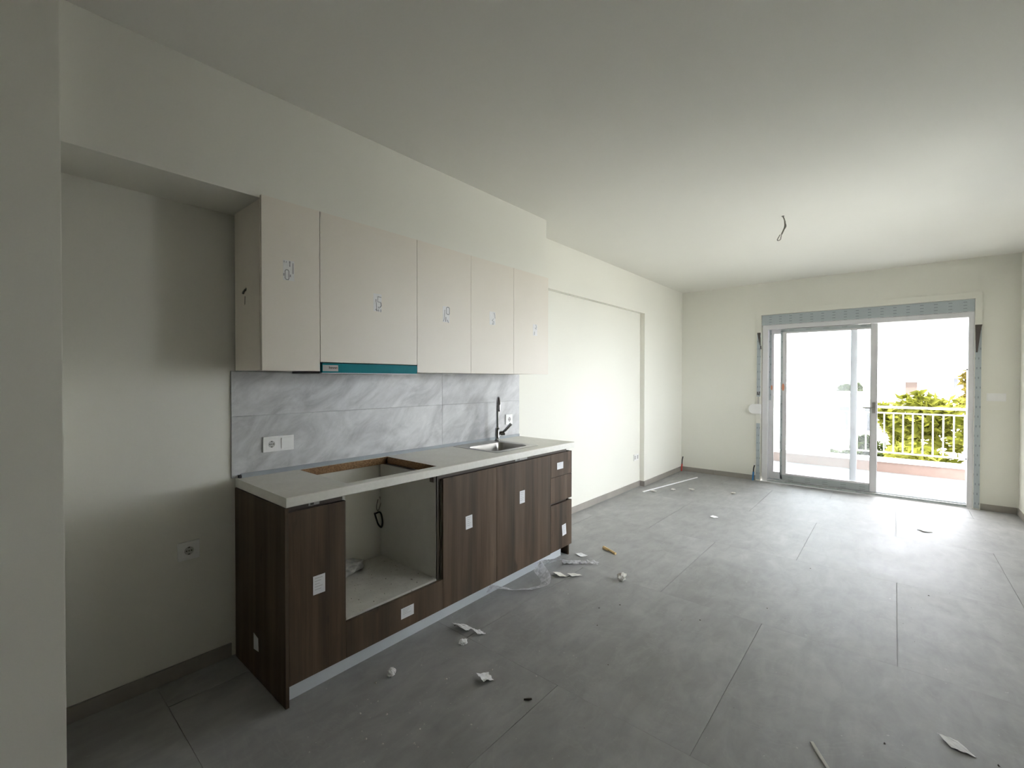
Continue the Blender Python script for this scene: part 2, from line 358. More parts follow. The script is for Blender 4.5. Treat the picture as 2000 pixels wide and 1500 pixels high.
MB().prism([(0.0, YCOL - bt), (W2 + bt, YCOL - bt), (W2 + bt, YCOL + 0.02), (W2 + bt, YB - bt), (W2, YB - bt), (W2, YCOL), (0, YCOL)], 'z', 0, bh).build('skirting_piece', 'skirt', bl)
bb = MB().box(W2 + bt, 0.55, YB - bt, YB, 0, bh).build('baseboard_back', 'skirt', bevel=0.0015)
tagit(bb, 'taupe tile skirting along the far wall', 'baseboard', kind='structure')
MB().box(0.553, DX0 - 0.012, YB - bt, YB, 0, bh).build('skirting_piece', 'skirt', bb, bevel=0.0015)
MB().box(DX1 + 0.006, XR - bt, YB - bt, YB, 0, bh).build('skirting_piece', 'skirt', bb, bevel=0.0015)
br = MB().box(XR - bt, XR, YF, YB - bt, 0, bh).build('baseboard_right', 'skirt', bevel=0.0015)
tagit(br, 'taupe tile skirting along the right wall', 'baseboard', kind='structure')

# ---------------------------------------------------------------- balcony door
d1 = thing('door_1', (2.19, YB + 0.06, 0), 'white sliding balcony door with two sashes pushed left and the right half open', 'door', kind='structure')
tr = MB(); tr.prism([(1.158, 2.292), (3.230, 2.292), (3.230, 0.0), (3.285, 0.0), (3.285, 2.362), (1.098, 2.362), (1.098, 0.0), (1.158, 0.0)], 'y', YB - 0.020, YB + 0.13)
t1 = tr.build('trim_1', 'wall', bevel=0.002); tagit(t1, 'off-white architrave around the balcony door with bits of protective film', 'trim', kind='structure')
MB().box(1.106, 1.152, YB - 0.0215, YB - 0.0195, 1.17, 2.045).build('protective_film', 'filmstrip', t1)
MB().box(1.104, 1.150, YB - 0.0215, YB - 0.0195, 0.02, 0.80).build('protective_film', 'filmstrip', t1)
MB().box(3.232, 3.280, YB - 0.0215, YB - 0.0195, 0.01, 1.985).build('protective_film', 'filmstrip', t1)
fl = MB(); fl.grid(lambda u, v: (1.108 + 0.042 * u * (1 - 0.92 * v) + 0.030 * v, YB - 0.022 - 0.012 * math.sin(math.pi * v) * (0.3 + u), 2.055 - 0.175 * v), 4, 8)
fl.build('film_flap', 'flap', t1)['label'] = 'dark peeled film flap'
fl = MB(); fl.grid(lambda u, v: (3.229 + 0.056 * u * (1 - 0.75 * v ** 0.7) + 0.008 * v, YB - 0.023 - 0.014 * math.sin(math.pi * v) * (0.3 + u), 2.005 - 0.30 * v), 4, 10)
fl.build('film_flap', 'flap', t1)['label'] = 'brown peeled film flap'
MB().tube([(1.148, YB - 0.022, 1.99), (1.152, YB - 0.03, 1.90), (1.155, YB - 0.026, 1.855)], 0.003, 6).tube([(1.154, YB - 0.027, 1.87), (1.156, YB - 0.029, 1.825)], 0.007, 8).build('hook', 'flap', t1)
MB().tube([(1.118, YB - 0.023, 1.235), (1.122, YB - 0.032, 1.195), (1.138, YB - 0.032, 1.19), (1.143, YB - 0.023, 1.24)], 0.006, 6).build('hook', 'flap', t1)
# shutter box + frame
sb = MB().box(1.160, 3.229, YB + 0.002, YB + 0.16, 2.152, 2.291).build('shutter_box', 'pvc', d1, bevel=0.003)
MB().box(1.163, 3.226, YB + 0.0002, YB + 0.0018, 2.156, 2.288).build('protective_film', 'filmbox', sb)
FY0, FY1 = YB + 0.006, YB + 0.15
fr = MB()
fr.prism([(1.172, 0.0), (3.229, 0.0), (3.229, 2.150), (1.172, 2.150)], 'y', FY1 - 0.004, FY1) if False else None
fr.box(1.172, 1.236, FY0, FY1, 0.0, 2.150); fr.box(3.183, 3.229, FY0, FY1, 0.0, 2.150)
fr.box(1.236, 3.183, FY0, FY1, 2.094, 2.150)
fr.build('door_frame', 'pvc', d1, bevel=0.003)
th = MB().box(1.236, 3.183, FY0, FY1, 0.0, 0.030).build('threshold', 'pvc', d1, bevel=0.002)
MB().box(1.236, 3.183, FY0 - 0.001, FY0 + 0.0005, 0.002, 0.028).build('protective_film', 'filmrail', th)
for yy in (YB + 0.040, YB + 0.098): MB().box(1.236, 3.183, yy - 0.004, yy + 0.004, 0.030, 0.042).build('track', 'alu', th)
def sash(y0, y1, x0, x1, wl_, wr, zb, zt, hb, ht):
    m = MB(); m.prism([(x0, zb), (x1, zb), (x1, zt), (x0, zt)], 'y', y0, y1); m.b.clear()
    m.box(x0, x0 + wl_, y0, y1, zb, zt); m.box(x1 - wr, x1, y0, y1, zb, zt)
    m.box(x0 + wl_, x1 - wr, y0, y1, zb, zb + hb); m.box(x0 + wl_, x1 - wr, y0, y1, zt - ht, zt)
    s_ = m.build('sash', 'pvc', d1, bevel=0.004)
    ym = (y0 + y1) / 2
    MB().box(x0 + wl_ - 0.006, x1 - wr + 0.006, ym - 0.003, ym + 0.003, zb + hb - 0.006, zt - ht + 0.006).build('pane', 'glass', s_)
    g = MB()
    for a in ((x0 + wl_ - 0.001, x0 + wl_ + 0.004), (x1 - wr - 0.004, x1 - wr + 0.001)): g.box(a[0], a[1], ym - 0.008, ym + 0.008, zb + hb, zt - ht)
    g.build('gasket', 'greyhole', s_); return s_
sA = sash(YB + 0.078, YB + 0.118, 1.238, 2.212, 0.052, 0.064, 0.042, 2.100, 0.095, 0.070)
sB = sash(YB + 0.020, YB + 0.060, 1.384, 2.411, 0.066, 0.066, 0.042, 2.090, 0.098, 0.062)
MB().box(1.386, 1.412, YB + 0.0185, YB + 0.0205, 0.06, 2.07).build('protective_film', 'filmstrip', sB)
MB().box(1.39, 2.34, YB + 0.0185, YB + 0.0205, 0.046, 0.118).build('protective_film', 'filmrail', sB)
MB().box(1.39, 2.34, YB + 0.0185, YB + 0.0205, 2.046, 2.086).build('protective_film', 'filmrail', sB)
MB().box(1.240, 1.268, YB + 0.0765, YB + 0.0785, 1.12, 2.09).build('protective_film', 'filmstrip', sA)
MB().prism([(1.418 + 0.016 * math.cos(k * math.pi / 6), 1.305 + 0.05 * math.sin(k * math.pi / 6)) for k in range(12)], 'y', YB + 0.018, YB + 0.0202).build('tag', 'orange', sB)
MB().prism([(1.272 + 0.010 * math.cos(k * math.pi / 6), 1.295 + 0.035 * math.sin(k * math.pi / 6)) for k in range(12)], 'y', YB + 0.076, YB + 0.0782).build('tag', 'orange', sA)
h = MB(); h.box(2.362, 2.392, YB + 0.010, YB + 0.020, 1.00, 1.13); h.tube([(2.377, YB + 0.012, 1.065), (2.377, YB - 0.020, 1.065)], 0.009, 10)
h.tube([(2.384, YB - 0.022, 1.065), (2.33, YB - 0.026, 1.066), (2.272, YB - 0.026, 1.066)], 0.009, 10)
h.build('handle', 'steel', sB, bevel=0.001)
for z in (1.52, 0.53): MB().tube([(3.183, YB + 0.05, z), (3.172, YB + 0.05, z)], 0.008, 8).build('bumper', 'darkmetal', d1)

# ---------------------------------------------------------------- balcony and what lies beyond
BY = 8.93
box('balcony_floor', 'balfloor', (-0.6, 6.0, YB + 0.22, BY + 0.2, -0.22, -0.02), tag=('pale tiled balcony floor outside the sliding door', 'balcony floor', None, 'structure'))
bp = MB().box(-0.6, 6.0, BY, BY + 0.20, -0.02, 0.135).build('balcony_parapet', 'parapet'); tagit(bp, 'low salmon rendered kerb under the balcony railing', 'parapet', kind='structure')
MB().box(-0.6, 6.0, BY - 0.03, BY + 0.23, 0.136, 0.180).build('coping', 'coping', bp, bevel=0.004)
box('balcony_shade_slab', 'bwhite', (-0.6, 6.0, YB + 0.22, BY + 0.22, 2.62, 2.80), tag=('unseen white slab added above the balcony to shade it', 'ceiling', None, 'structure'))  # unseen slab, added to keep sky light off the balcony floor and kerb
box('balcony_side_wall', 'bwhite', (0.60, 0.93, YB + 0.30, BY + 0.22, 0.181, 2.6) if False else (0.62, 0.93, YB + 0.36, BY - 0.05, -0.02, 2.35), tag=('white screen wall at the left end of the balcony', 'wall', None, 'structure'))
ry = BY + 0.10
rail = thing('balcony_railing', (2.9, ry, 0.18), 'white metal balcony railing with upright bars on the salmon kerb', 'railing')
MB().tube([(0.98, ry, 0.98), (5.9, ry, 0.98)], 0.018, 10).build('top_rail', 'rail', rail)
MB().box(0.98, 5.9, ry - 0.012, ry + 0.012, 0.880, 0.898).build('mid_rail', 'rail', rail, bevel=0.002)
MB().box(0.98, 5.9, ry - 0.014, ry + 0.014, 0.264, 0.284).build('bottom_rail', 'rail', rail, bevel=0.002)
b0 = MB().tube([(1.0, ry, 0.284), (1.0, ry, 0.880)], 0.0085, 8).build('baluster', 'rail', rail)
for k in range(1, 44): dup(b0, (0.1115 * k, 0, 0), rail)
p0 = MB().box(1.02, 1.05, ry - 0.015, ry + 0.015, 0.180, 0.966).build('post', 'rail', rail, bevel=0.002)
dup(p0, (2.45, 0, 0), rail); dup(p0, (4.80, 0, 0), rail)
box('ground', 'ground', (-250, 250, -250, 300, -9.6, -9.5), tag=('pale sunlit street level far below the balcony', 'ground', None, 'structure'))

def tree(x, y, ztop, rx, rz, n, leaf, mat, label, seed):
    r = random.Random(seed); t_ = thing('tree', (x, y, -9.5), label, 'tree', 'trees beyond the balcony')
    zc = ztop - rz
    MB().tube([(x, y, -9.5), (x + 0.1, y, -6.5), (x - 0.1, y, zc)], [0.28, 0.20, 0.10], 8).build('trunk', 'bark', t_)
    cl = []
    for i in range(34):
        d = Vector((r.gauss(0, 1), r.gauss(0, 1), r.gauss(0, 1))).normalized() * (r.random() ** 0.4)
        cl.append((Vector((x + d.x * rx * 0.82, y + d.y * rx * 0.82, zc + d.z * rz * 0.82)), rx * r.uniform(0.22, 0.36)))
    vs, fs = [], []
    for i in range(n):
        c, s = cl[i % len(cl)]
        d = Vector((r.gauss(0, 1), r.gauss(0, 1), r.gauss(0, 1))).normalized() * s * (r.random() ** 0.3)
        p = c + d; a = Vector((r.gauss(0, 1), r.gauss(0, 1), r.gauss(0, 0.6))).normalized(); b = a.orthogonal().normalized()
        b.rotate(Matrix.Rotation(r.random() * 6.28, 3, a)); L = leaf * r.uniform(0.7, 1.3)
        k = len(vs); w = a.cross(b)
        vs += [p - a * L, p + w * L * 0.42 + b * L * 0.12, p + a * L, p - w * L * 0.42 + b * L * 0.12]; fs.append((k, k + 1, k + 2, k + 3))
    me = bpy.data.meshes.new('foliage'); base = Vector((x, y, -9.5)); me.from_pydata([v - base for v in vs], [], fs); me.materials.append(M[mat])
    o = bpy.data.objects.new('foliage', me); COL.objects.link(o); o.parent = t_; o['kind'] = 'stuff'; WORLD[o.name] = base
    return t_
tree(3.45, 17.5, 1.22, 2.4, 4.4, 16000, 0.15, 'leaf', 'big yellow-green tree behind the open half of the balcony door', 1)
tree(2.60, 22.5, 1.50, 1.3, 4.2, 8000, 0.16, 'leaf', 'narrower bright green tree seen just right of the sliding sash', 2)
tree(4.35, 12.6, 0.15, 1.5, 3.4, 9000, 0.12, 'leaf2', 'olive-brown tree lower right behind the railing bars', 3)
tree(8.6, 52.0, 2.45, 2.4, 2.2, 5000, 0.30, 'leaf2', 'rounded olive tree on the skyline at the right jamb', 4)
tree(1.15, 26.0, -0.45, 1.35, 2.6, 7000, 0.16, 'leaf3', 'cool green tree low behind the glass of the sashes', 5)
tree(-0.1, 44.0, 1.7, 1.1, 2.4, 4000, 0.2, 'leaf3', 'pale tree beside the flats behind the left glass', 6)

def building(name, x0, x1, y0, y1, zt, label, wall='bwhite', rows=3, cols=3, slabs=True, fh=3.0, spans=None, pane='bglass'):
    b = thing(name, ((x0 + x1) / 2, y0, -9.5), label, 'building', 'buildings beyond the balcony')
    MB().box(x0, x1, y0, y1, -9.5, zt - 0.3).build('wall', wall, b)
    MB().box(x0 - 0.35, x1 + 0.35, y0 - 0.5, y1 + 0.3, zt - 0.3, zt).build('roof', 'broof', b)
    w = (x1 - x0) / cols
    for i in range(rows):
        z1 = zt - 0.75 - i * fh
        if slabs: MB().box(x0 - 0.1, x1 + 0.1, y0 - 1.0, y0 - 0.002, z1 - 2.05, z1 - 1.85).build('balcony_slab', 'bwhite', b)
        for xa, xb in (spans or [(x0 + w * k + w * 0.25, x0 + w * k + w * 0.75) for k in range(cols)]):
            f = MB().box(xa, xb, y0 - 0.06, y0 + 0.0, z1 - 1.5, z1).build('window', 'bwhite', b)
            MB().box(xa + 0.06, xb - 0.06, y0 - 0.075, y0 - 0.061, z1 - 1.44, z1 - 0.06).build('pane', pane, f)
    return b
building('house', 2.9, 6.9, 60, 68, 1.95, 'white flat-roofed house on the skyline above the trees', rows=1, spans=[(3.35, 4.35)], pane='bbrown')  # flat dark brown pane stands in for the shaded balcony recess
building('apartment_block', -2.5, -0.5, 48, 58, 3.0, 'pale apartment block with balcony slabs behind the left glass', rows=4, cols=2)
building('house', -1.6, 2.1, 34, 40, 0.55, 'low white house with a flat roof below the apartment block', wall='bcream', rows=2, cols=3)
g = thing('house', (-1.7, 25, -9.5), 'plain white gable-ended house at the left of the glass', 'building', 'buildings beyond the balcony')
MB().prism([(-3.2, -9.5), (-0.42, -9.5), (-0.42, 0.18), (-1.6, 1.25), (-3.2, 1.3)], 'y', 25, 31).build('wall', 'bwhite', g)
MB().prism([(-0.30, 0.10), (-0.30, 0.22), (-1.58, 1.40), (-3.3, 1.44), (-3.3, 1.31), (-1.6, 1.26)], 'y', 24.8, 31.2).build('roof', 'broof', g)
building('house', 8.0, 14.0, 90, 98, 2.4, 'cream house far off behind the skyline tree', wall='bcream', rows=1, cols=3)

# ---------------------------------------------------------------- splashback
SX = 0.010
sp = box('splashback', 'palegrout', (0.0, 0.004, 0.7245, 3.020, 0.905, 1.451)); tagit(sp, 'grey marbled tile splashback between worktop and wall cabinets', 'splashback')
for (a, b, c, d) in ((0.7245, 2.120, 0.905, 1.218), (2.1215, 3.020, 0.905, 1.218), (0.7245, 2.120, 1.2195, 1.449), (2.1215, 3.020, 1.2195, 1.449)):
    MB().box(0.004, SX, a, b, c, d).build('tile', 'splash', sp, bevel=0.0008, seg=1)

# ---------------------------------------------------------------- base units
D, DB = 0.598, 0.579
ZG, ZT = 0.838, 0.860          # door top, underside of worktop
def sticker(door, y, z, w, h_, rot=0, x=D, lines=5):
    m = MB(); c, s = math.cos(rot), math.sin(rot)
    P = lambda a, b: (y + a * c - b * s, z + a * s + b * c)
    m.prism([P(-w / 2, -h_ / 2), P(w / 2, -h_ / 2), P(w / 2, h_ / 2), P(-w / 2, h_ / 2)], 'x', x + 0.0002, x + 0.0008)
    m.mi = 1
    for i in range(lines):
        zz = h_ * (0.36 - 0.15 * i); L = w * (0.30 - 0.06 * ((i * 7) % 3))
        m.stroke(x + 0.0008, [P(-w * 0.34, zz), P(-w * 0.34 + L * 2, zz)], h_ * 0.028, 0.0002)
    return m.build('sticker', ['sticker', 'inkpale'], door)
def front(name, par, y0, y1, z0, z1): return MB().box(DB, D, y0, y1, z0, z1).build(name, 'wood', par, bevel=0.0012)
def smudge_label(par, y0, y1, z0, z1, x, n):
    m = MB().box(x, x + 0.0006, y0, y1, z0, z1); m.mi = 1
    for k in range(n): m.stroke(x + 0.0006, [(y0 + (y1 - y0) * (0.22 + 0.10 * k), z0 + (z1 - z0) * 0.3), (y0 + (y1 - y0) * (0.22 + 0.10 * k), z0 + (z1 - z0) * 0.75)], 0.006, 0.0002)
    return m.build('tape', ['hoodlabel', 'ink'], par)
CB = 0.02
# end unit
u = thing('base_cabinet', (0.3, 0.875, 0), 'narrow walnut base cabinet at the left end of the kitchen run', 'cabinet', 'walnut base units')
sp_ = MB().prism([(CB, 0.0), (0.600, 0.0), (0.600, ZT - 0.001), (CB, ZT - 0.001)], 'y', 0.735, 0.7505).build('side_panel', 'wood', u, bevel=0.001)
m = MB(); m.prism([(0.252, 0.128), (0.315, 0.136), (0.309, 0.203), (0.256, 0.208)] if False else [(0.256, 0.129), (0.313, 0.136), (0.309, 0.197), (0.255, 0.206)], 'y', 0.7341, 0.7348); m.build('sticker', 'sticker', sp_)
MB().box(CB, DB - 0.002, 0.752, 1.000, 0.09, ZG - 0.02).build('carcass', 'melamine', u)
MB().box(DB - 0.045, DB - 0.012, 0.752, 1.0125, ZG - 0.018, ZT - 0.001).build('handle_profile', 'gola', u)
dr = front('door', u, 0.752, 1.0135, 0.088, ZG); sticker(dr, 0.884, 0.487, 0.056, 0.084)
smudge_label(u, 0.852, 0.902, 0.8405, 0.8575, DB - 0.012, 3)
# oven housing
u = thing('oven_housing', (0.3, 1.31, 0), 'walnut base unit with an empty oven opening above one drawer', 'cabinet', 'walnut base units')
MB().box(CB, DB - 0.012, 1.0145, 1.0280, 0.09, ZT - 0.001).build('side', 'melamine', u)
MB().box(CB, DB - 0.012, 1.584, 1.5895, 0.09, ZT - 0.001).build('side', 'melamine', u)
MB().box(CB, DB - 0.004, 1.5900, 1.6155, 0.259, ZT - 0.001).build('edge_strip', 'gola', u)['label'] = 'dark brown edge strip'
MB().box(DB - 0.045, DB - 0.010, 1.570, 1.5838, ZG - 0.018, ZT - 0.001).build('bracket', 'gola', u)
MB().box(0.03, DB - 0.002, 1.0285, 1.5835, 0.252, 0.268).build('shelf', 'dusty', u, bevel=0.001)
dr = front('drawer', u, 1.0150, 1.6155, 0.088, 0.258); sticker(dr, 1.367, 0.172, 0.082, 0.056, 0.0, lines=4)
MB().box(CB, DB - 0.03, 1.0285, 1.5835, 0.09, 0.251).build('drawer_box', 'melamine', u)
# 45 unit
u = thing('base_cabinet', (0.3, 1.84, 0), 'walnut single-door base cabinet right of the oven opening', 'cabinet', 'walnut base units')
MB().box(CB, DB - 0.002, 1.6175, 2.071, 0.09, ZG - 0.02).build('carcass', 'melamine', u)
MB().box(DB - 0.045, DB - 0.012, 1.6175, 2.0725, ZG - 0.018, ZT - 0.001).build('handle_profile', 'gola', u)
dr = front('door', u, 1.6175, 2.0715, 0.088, ZG); sticker(dr, 1.823, 0.540, 0.056, 0.080, 0.03)
# sink base
u = thing('base_cabinet', (0.3, 2.37, 0), 'wide walnut sink base cabinet with one big door', 'cabinet', 'walnut base units')
sk = MB(); sk.box(CB, DB - 0.002, 2.0735, 2.089, 0.09, ZG - 0.02); sk.box(CB, DB - 0.002, 2.663, 2.679, 0.09, ZG - 0.02); sk.box(CB, DB - 0.002, 2.089, 2.663, 0.09, 0.106)
sk.build('carcass', 'melamine', u)
MB().box(DB - 0.045, DB - 0.012, 2.0735, 2.679, ZG - 0.018, ZT - 0.001).build('handle_profile', 'gola', u)
dr = front('door', u, 2.0745, 2.6785, 0.088, ZG); sticker(dr, 2.338, 0.591, 0.056, 0.087)
smudge_label(u, 2.297, 2.432, 0.8405, 0.8575, DB - 0.012, 2)
# drawers
u = thing('drawer_unit', (0.3, 2.825, 0), 'walnut three-drawer unit at the right end of the kitchen run', 'cabinet', 'walnut base units')
MB().prism([(CB, 0.0), (0.575, 0.0), (0.575, 0.449), (0.545, 0.449), (0.545, 0.466), (0.575, 0.466), (0.575, ZG), (0.545, ZG), (0.545, ZT - 0.001), (CB, ZT - 0.001)], 'y', 2.952, 2.968).build('side_panel', 'wood', u)
MB().box(CB, 0.534, 2.680, 2.951, 0.09, ZG - 0.02).build('carcass', 'melamine', u)
MB().box(DB - 0.045, DB - 0.012, 2.680, 2.935, ZG - 0.018, ZT - 0.001).build('handle_profile', 'gola', u)
MB().box(DB - 0.044, DB - 0.012, 2.680, 2.935, 0.440, 0.474).build('handle_profile', 'gola', u)
dr = front('drawer', u, 2.6815, 2.968, 0.662, ZG); sticker(dr, 2.804, 0.741, 0.083, 0.052, lines=3)
front('drawer', u, 2.6815, 2.968, 0.4665, 0.6595)
dr = front('drawer', u, 2.6815, 2.968, 0.092, 0.4485); sticker(dr, 2.861, 0.229, 0.054, 0.086, 0.10)
# plinth
MB().prism([(0.540, 0.752), (0.554, 0.752), (0.540, 2.900), (0.526, 2.900)], 'z', 0.0, 0.0865).build('plinth_board', 'plinth', bevel=0.001,
    tag=('white film-covered plinth board under the walnut base units', 'plinth'))

# ---------------------------------------------------------------- worktop
WX, WZ0, WZ1, WY0, WY1 = 0.600, 0.8605, 0.9035, 0.741, 3.0055
CT = (0.048, 0.540, 1.052, 1.618)     # hob cut-out
SK = (0.150, 0.452, 2.218, 2.612)     # sink bowl hole
m = MB(); b = m.b
xs = sorted({0.0105, CT[0], CT[1], SK[0], SK[1], WX}); ysx = sorted({WY0, CT[2], CT[3], SK[2], SK[3], WY1})
inside = lambda x, y: (CT[0] < x < CT[1] and CT[2] < y < CT[3]) or (SK[0] < x < SK[1] and SK[2] < y < SK[3])
vt = {}; vb = {}
for x in xs:
    for y in ysx: vt[x, y] = b.verts.new((x, y, WZ1)); vb[x, y] = b.verts.new((x, y, WZ0))
solid = lambda i, j: 0 <= i < len(xs) - 1 and 0 <= j < len(ysx) - 1 and not inside((xs[i] + xs[i + 1]) / 2, (ysx[j] + ysx[j + 1]) / 2)
for i in range(len(xs) - 1):
    for j in range(len(ysx) - 1):
        if not solid(i, j): continue
        q = [(xs[i], ysx[j]), (xs[i + 1], ysx[j]), (xs[i + 1], ysx[j + 1]), (xs[i], ysx[j + 1])]
        m.mi = 0; m.face([vt[p] for p in q]); m.face([vb[p] for p in q[::-1]])
        for k, (di, dj) in enumerate(((0, -1), (1, 0), (0, 1), (-1, 0))):
            if not solid(i + di, j + dj):
                inner = 0 <= i + di < len(xs) - 1 and 0 <= j + dj < len(ysx) - 1
                m.mi = 1 if inner else 0; p, q2 = q[k], q[(k + 1) % 4]
                m.face([vt[q2], vt[p], vb[p], vb[q2]])
bmesh.ops.recalc_face_normals(b, faces=b.faces)
ed = [e for e in b.edges if all(abs(v.co.x - WX) < 1e-5 for v in e.verts) and abs(e.verts[0].co.z - e.verts[1].co.z) < 1e-6]
bmesh.ops.bevel(b, geom=ed, offset=0.004, segments=3, profile=0.5, affect='EDGES')
m.build('worktop', ['worktop', 'chip'], tag=('pale stone-look laminate worktop with an empty hob cut-out and a sink', 'worktop'))
us = thing('upstand_trim', (0.02, 1.87, WZ1), 'grey aluminium trim strip where the worktop meets the splashback', 'trim strip')
MB().prism([(0.0108, WZ1 + 0.0005), (0.030, WZ1 + 0.0005), (0.026, WZ1 + 0.006), (0.0150, WZ1 + 0.019), (0.0108, WZ1 + 0.020)], 'y', 0.765, 3.000).build('strip', 'alu', us)
MB().box(0.0108, 0.031, 0.752, 0.764, WZ1 + 0.0005, WZ1 + 0.015).build('end_cap', 'black', us, bevel=0.002)
MB().box(0.0108, 0.029, 3.001, 3.010, WZ1 + 0.0005, WZ1 + 0.019).build('end_cap', 'white', us, bevel=0.002)

# ---------------------------------------------------------------- sink
sk = thing('kitchen_sink', (0.29, 2.42, WZ1), 'square inset stainless steel sink in the worktop', 'sink')
def rr(cx, cy, hx, hy, r, n=6):
    out = []
    for sx, sy, a0 in ((1, 1, 0), (-1, 1, 90), (-1, -1, 180), (1, -1, 270)):
        for k in range(n + 1):
            a = math.radians(a0 + 90 * k / n); out.append((cx + sx * (hx - r) + r * math.cos(a), cy + sy * (hy - r) + r * math.sin(a)))
    return out
cx, cy = 0.2735, 2.425
bx, by = 0.301, 2.415
def loops(m, L):
    rings = [[m.b.verts.new((p[0], p[1], z)) for p in pts] for pts, z in L]; n = len(rings[0])
    for a, c in zip(rings, rings[1:]):
        for k in range(n): m.face([a[k], a[(k + 1) % n], c[(k + 1) % n], c[k]])
    return rings
z = WZ1
m = MB(); loops(m, [(rr(cx, cy, 0.226, 0.238, 0.012), z + 0.0004), (rr(cx, cy, 0.224, 0.236, 0.012), z + 0.0030), (rr(cx, cy, 0.218, 0.230, 0.012), z + 0.0036),
                    (rr(bx, by, 0.149, 0.192, 0.05), z + 0.0030), (rr(bx, by, 0.146, 0.189, 0.05), z + 0.0010)])
m.build('rim', 'steel', sk, smooth=35)
m = MB(); rg = loops(m, [(rr(bx, by, 0.146, 0.189, 0.05), z + 0.0010), (rr(bx, by, 0.142, 0.185, 0.05), z - 0.012), (rr(bx, by, 0.134, 0.177, 0.05), z - 0.140),
                         (rr(bx, by, 0.118, 0.161, 0.045), z - 0.160), (rr(bx, by, 0.045, 0.045, 0.044), z - 0.166)])
m.face(rg[-1]); bowl = m.build('bowl', 'basin', sk, smooth=40)
m = MB(); m.tube([(bx, by, z - 0.1655), (bx, by, z - 0.1615)], [0.042, 0.036], 20); m.build('drain', 'chrome', sk, smooth=30)
m = MB(); m.tube([(bx - 0.01, by - 0.184, z - 0.045), (bx - 0.01, by - 0.178, z - 0.045)], 0.016, 16)
m.mi = 1
for k in (-1, 0, 1): m.box(bx - 0.01 + k * 0.009 - 0.0025, bx - 0.01 + k * 0.009 + 0.0025, by - 0.1785, by - 0.1772, z - 0.055, z - 0.035)
m.build('overflow', ['chrome', 'darkmetal'], sk)
# ---------------------------------------------------------------- tap
tx, ty, tz = 0.098, 2.632, WZ1 + 0.0038
tap = thing('kitchen_tap', (tx, ty, tz), 'chrome mixer tap with a tall hooked spout at the back of the sink', 'tap')
MB().tube([(tx, ty, tz), (tx, ty, tz + 0.006), (tx, ty, tz + 0.007), (tx, ty, tz + 0.100), (tx, ty, tz + 0.106)], [0.024, 0.024, 0.0185, 0.0185, 0.014], 24).build('body', 'chrome', tap, smooth=40)
T0 = Vector((tx, ty, tz)); F_ = Vector((0.62, -0.785, 0)); Rr = Vector((0.763, 0.647, 0))
rch = 0.155; dv = (F_ * rch + Rr * 0.024)
pts = [T0 + Vector((0, 0, 0.1))]
for k in range(0, 13):
    a = math.pi * k / 12; pts.append(T0 + dv * (0.5 - 0.5 * math.cos(a)) + Vector((0, 0, 0.285 + 0.070 * math.sin(a))))
pts += [T0 + dv + Vector((0, 0, 0.262)), T0 + dv + Vector((0, 0, 0.250))]
rs = [0.0100] * 10 + [0.0100, 0.0105, 0.011, 0.0115, 0.012, 0.012]
MB().tube(pts, rs[:len(pts)], 18).build('spout', 'chrome', tap, smooth=40)
lv = MB(); a0 = T0 + Vector((0, 0, 0.062))
lv.tube([a0 + Rr * 0.017, a0 + Rr * 0.024, a0 + Rr * 0.026, a0 + Rr * 0.060, a0 + Rr * 0.064], [0.013, 0.013, 0.018, 0.018, 0.013], 20)
lv.tube([a0 + Rr * 0.045 + Vector((0, 0, 0.006)), a0 + Rr * 0.070 + F_ * 0.01 + Vector((0, 0, 0.030)), a0 + Rr * 0.113 + F_ * 0.02 + Vector((0, 0, 0.078))], [0.0105, 0.0115, 0.0125], 16)
lv.build('lever', 'chrome', tap, smooth=40)

# ---------------------------------------------------------------- wall cabinets and hood
U, UB_, UZ0, UZ1 = 0.365, 0.3465, 1.4495, 2.250
def outline(pts, y, z, sy, sz): return [(y + a * sy, z + b * sz) for a, b in pts]
OV = [(0.5, 0.35), (0.25, 0.5), (-0.25, 0.5), (-0.5, 0.35), (-0.5, -0.35), (-0.2, -0.5), (0.3, -0.5), (0.5, -0.35), (0.5, 0.35)]
def wall_cab(y0, y1, label, z0=UZ0, side=False):
    u = thing('wall_cabinet', (0.03, (y0 + y1) / 2, z0), label, 'cabinet', 'cream wall cabinets')
    MB().box(0.034, UB_ - 0.002, y0 + 0.0005, y1 - 0.0005, z0 + 0.002, 2.236).build('carcass', 'cream', u, bevel=0.0008, seg=1)
    d_ = MB().box(UB_, U, y0 + 0.0012, y1 - 0.0012, z0, UZ1).build('door', 'cream', u, bevel=0.0012)
    return u, d_
def mk(door, y, z, w, h_, strokes, ink='inkgrey'):
    m = MB().box(U + 0.0002, U + 0.0006, y - w / 2, y + w / 2, z - h_ / 2, z + h_ / 2); m.mi = 1
    for pts, wd in strokes: m.stroke(U + 0.0006, pts, wd, 0.0003)
    return m.build('sticker', ['palesticker', ink], door)
Ys = [0.7354, 1.0100, 1.6140, 2.0685, 2.5210, 2.9677]
u, d_ = wall_cab(Ys[0], Ys[1], 'narrow cream wall cabinet at the left end, with an oval mark on its sticker')
y, z = 0.850, 1.925
mk(d_, 0.857, 1.926, 0.052, 0.095, [(outline(OV, 0.849, 1.905, 0.018, 0.046), 0.0035), ([(0.8345, 1.908), (0.8345, 1.900)], 0.004), ([(0.8645, 1.906), (0.8645, 1.898)], 0.004),
    ([(0.862, 1.968), (0.862, 1.962)], 0.006), ([(0.862, 1.955), (0.862, 1.947)], 0.005), ([(0.877, 1.962), (0.877, 1.915)], 0.004), ([(0.836, 1.968), (0.836, 1.962)], 0.003), ([(0.846, 1.966), (0.846, 1.963)], 0.003)])
m = MB(); hy = Ys[0] + 0.0006
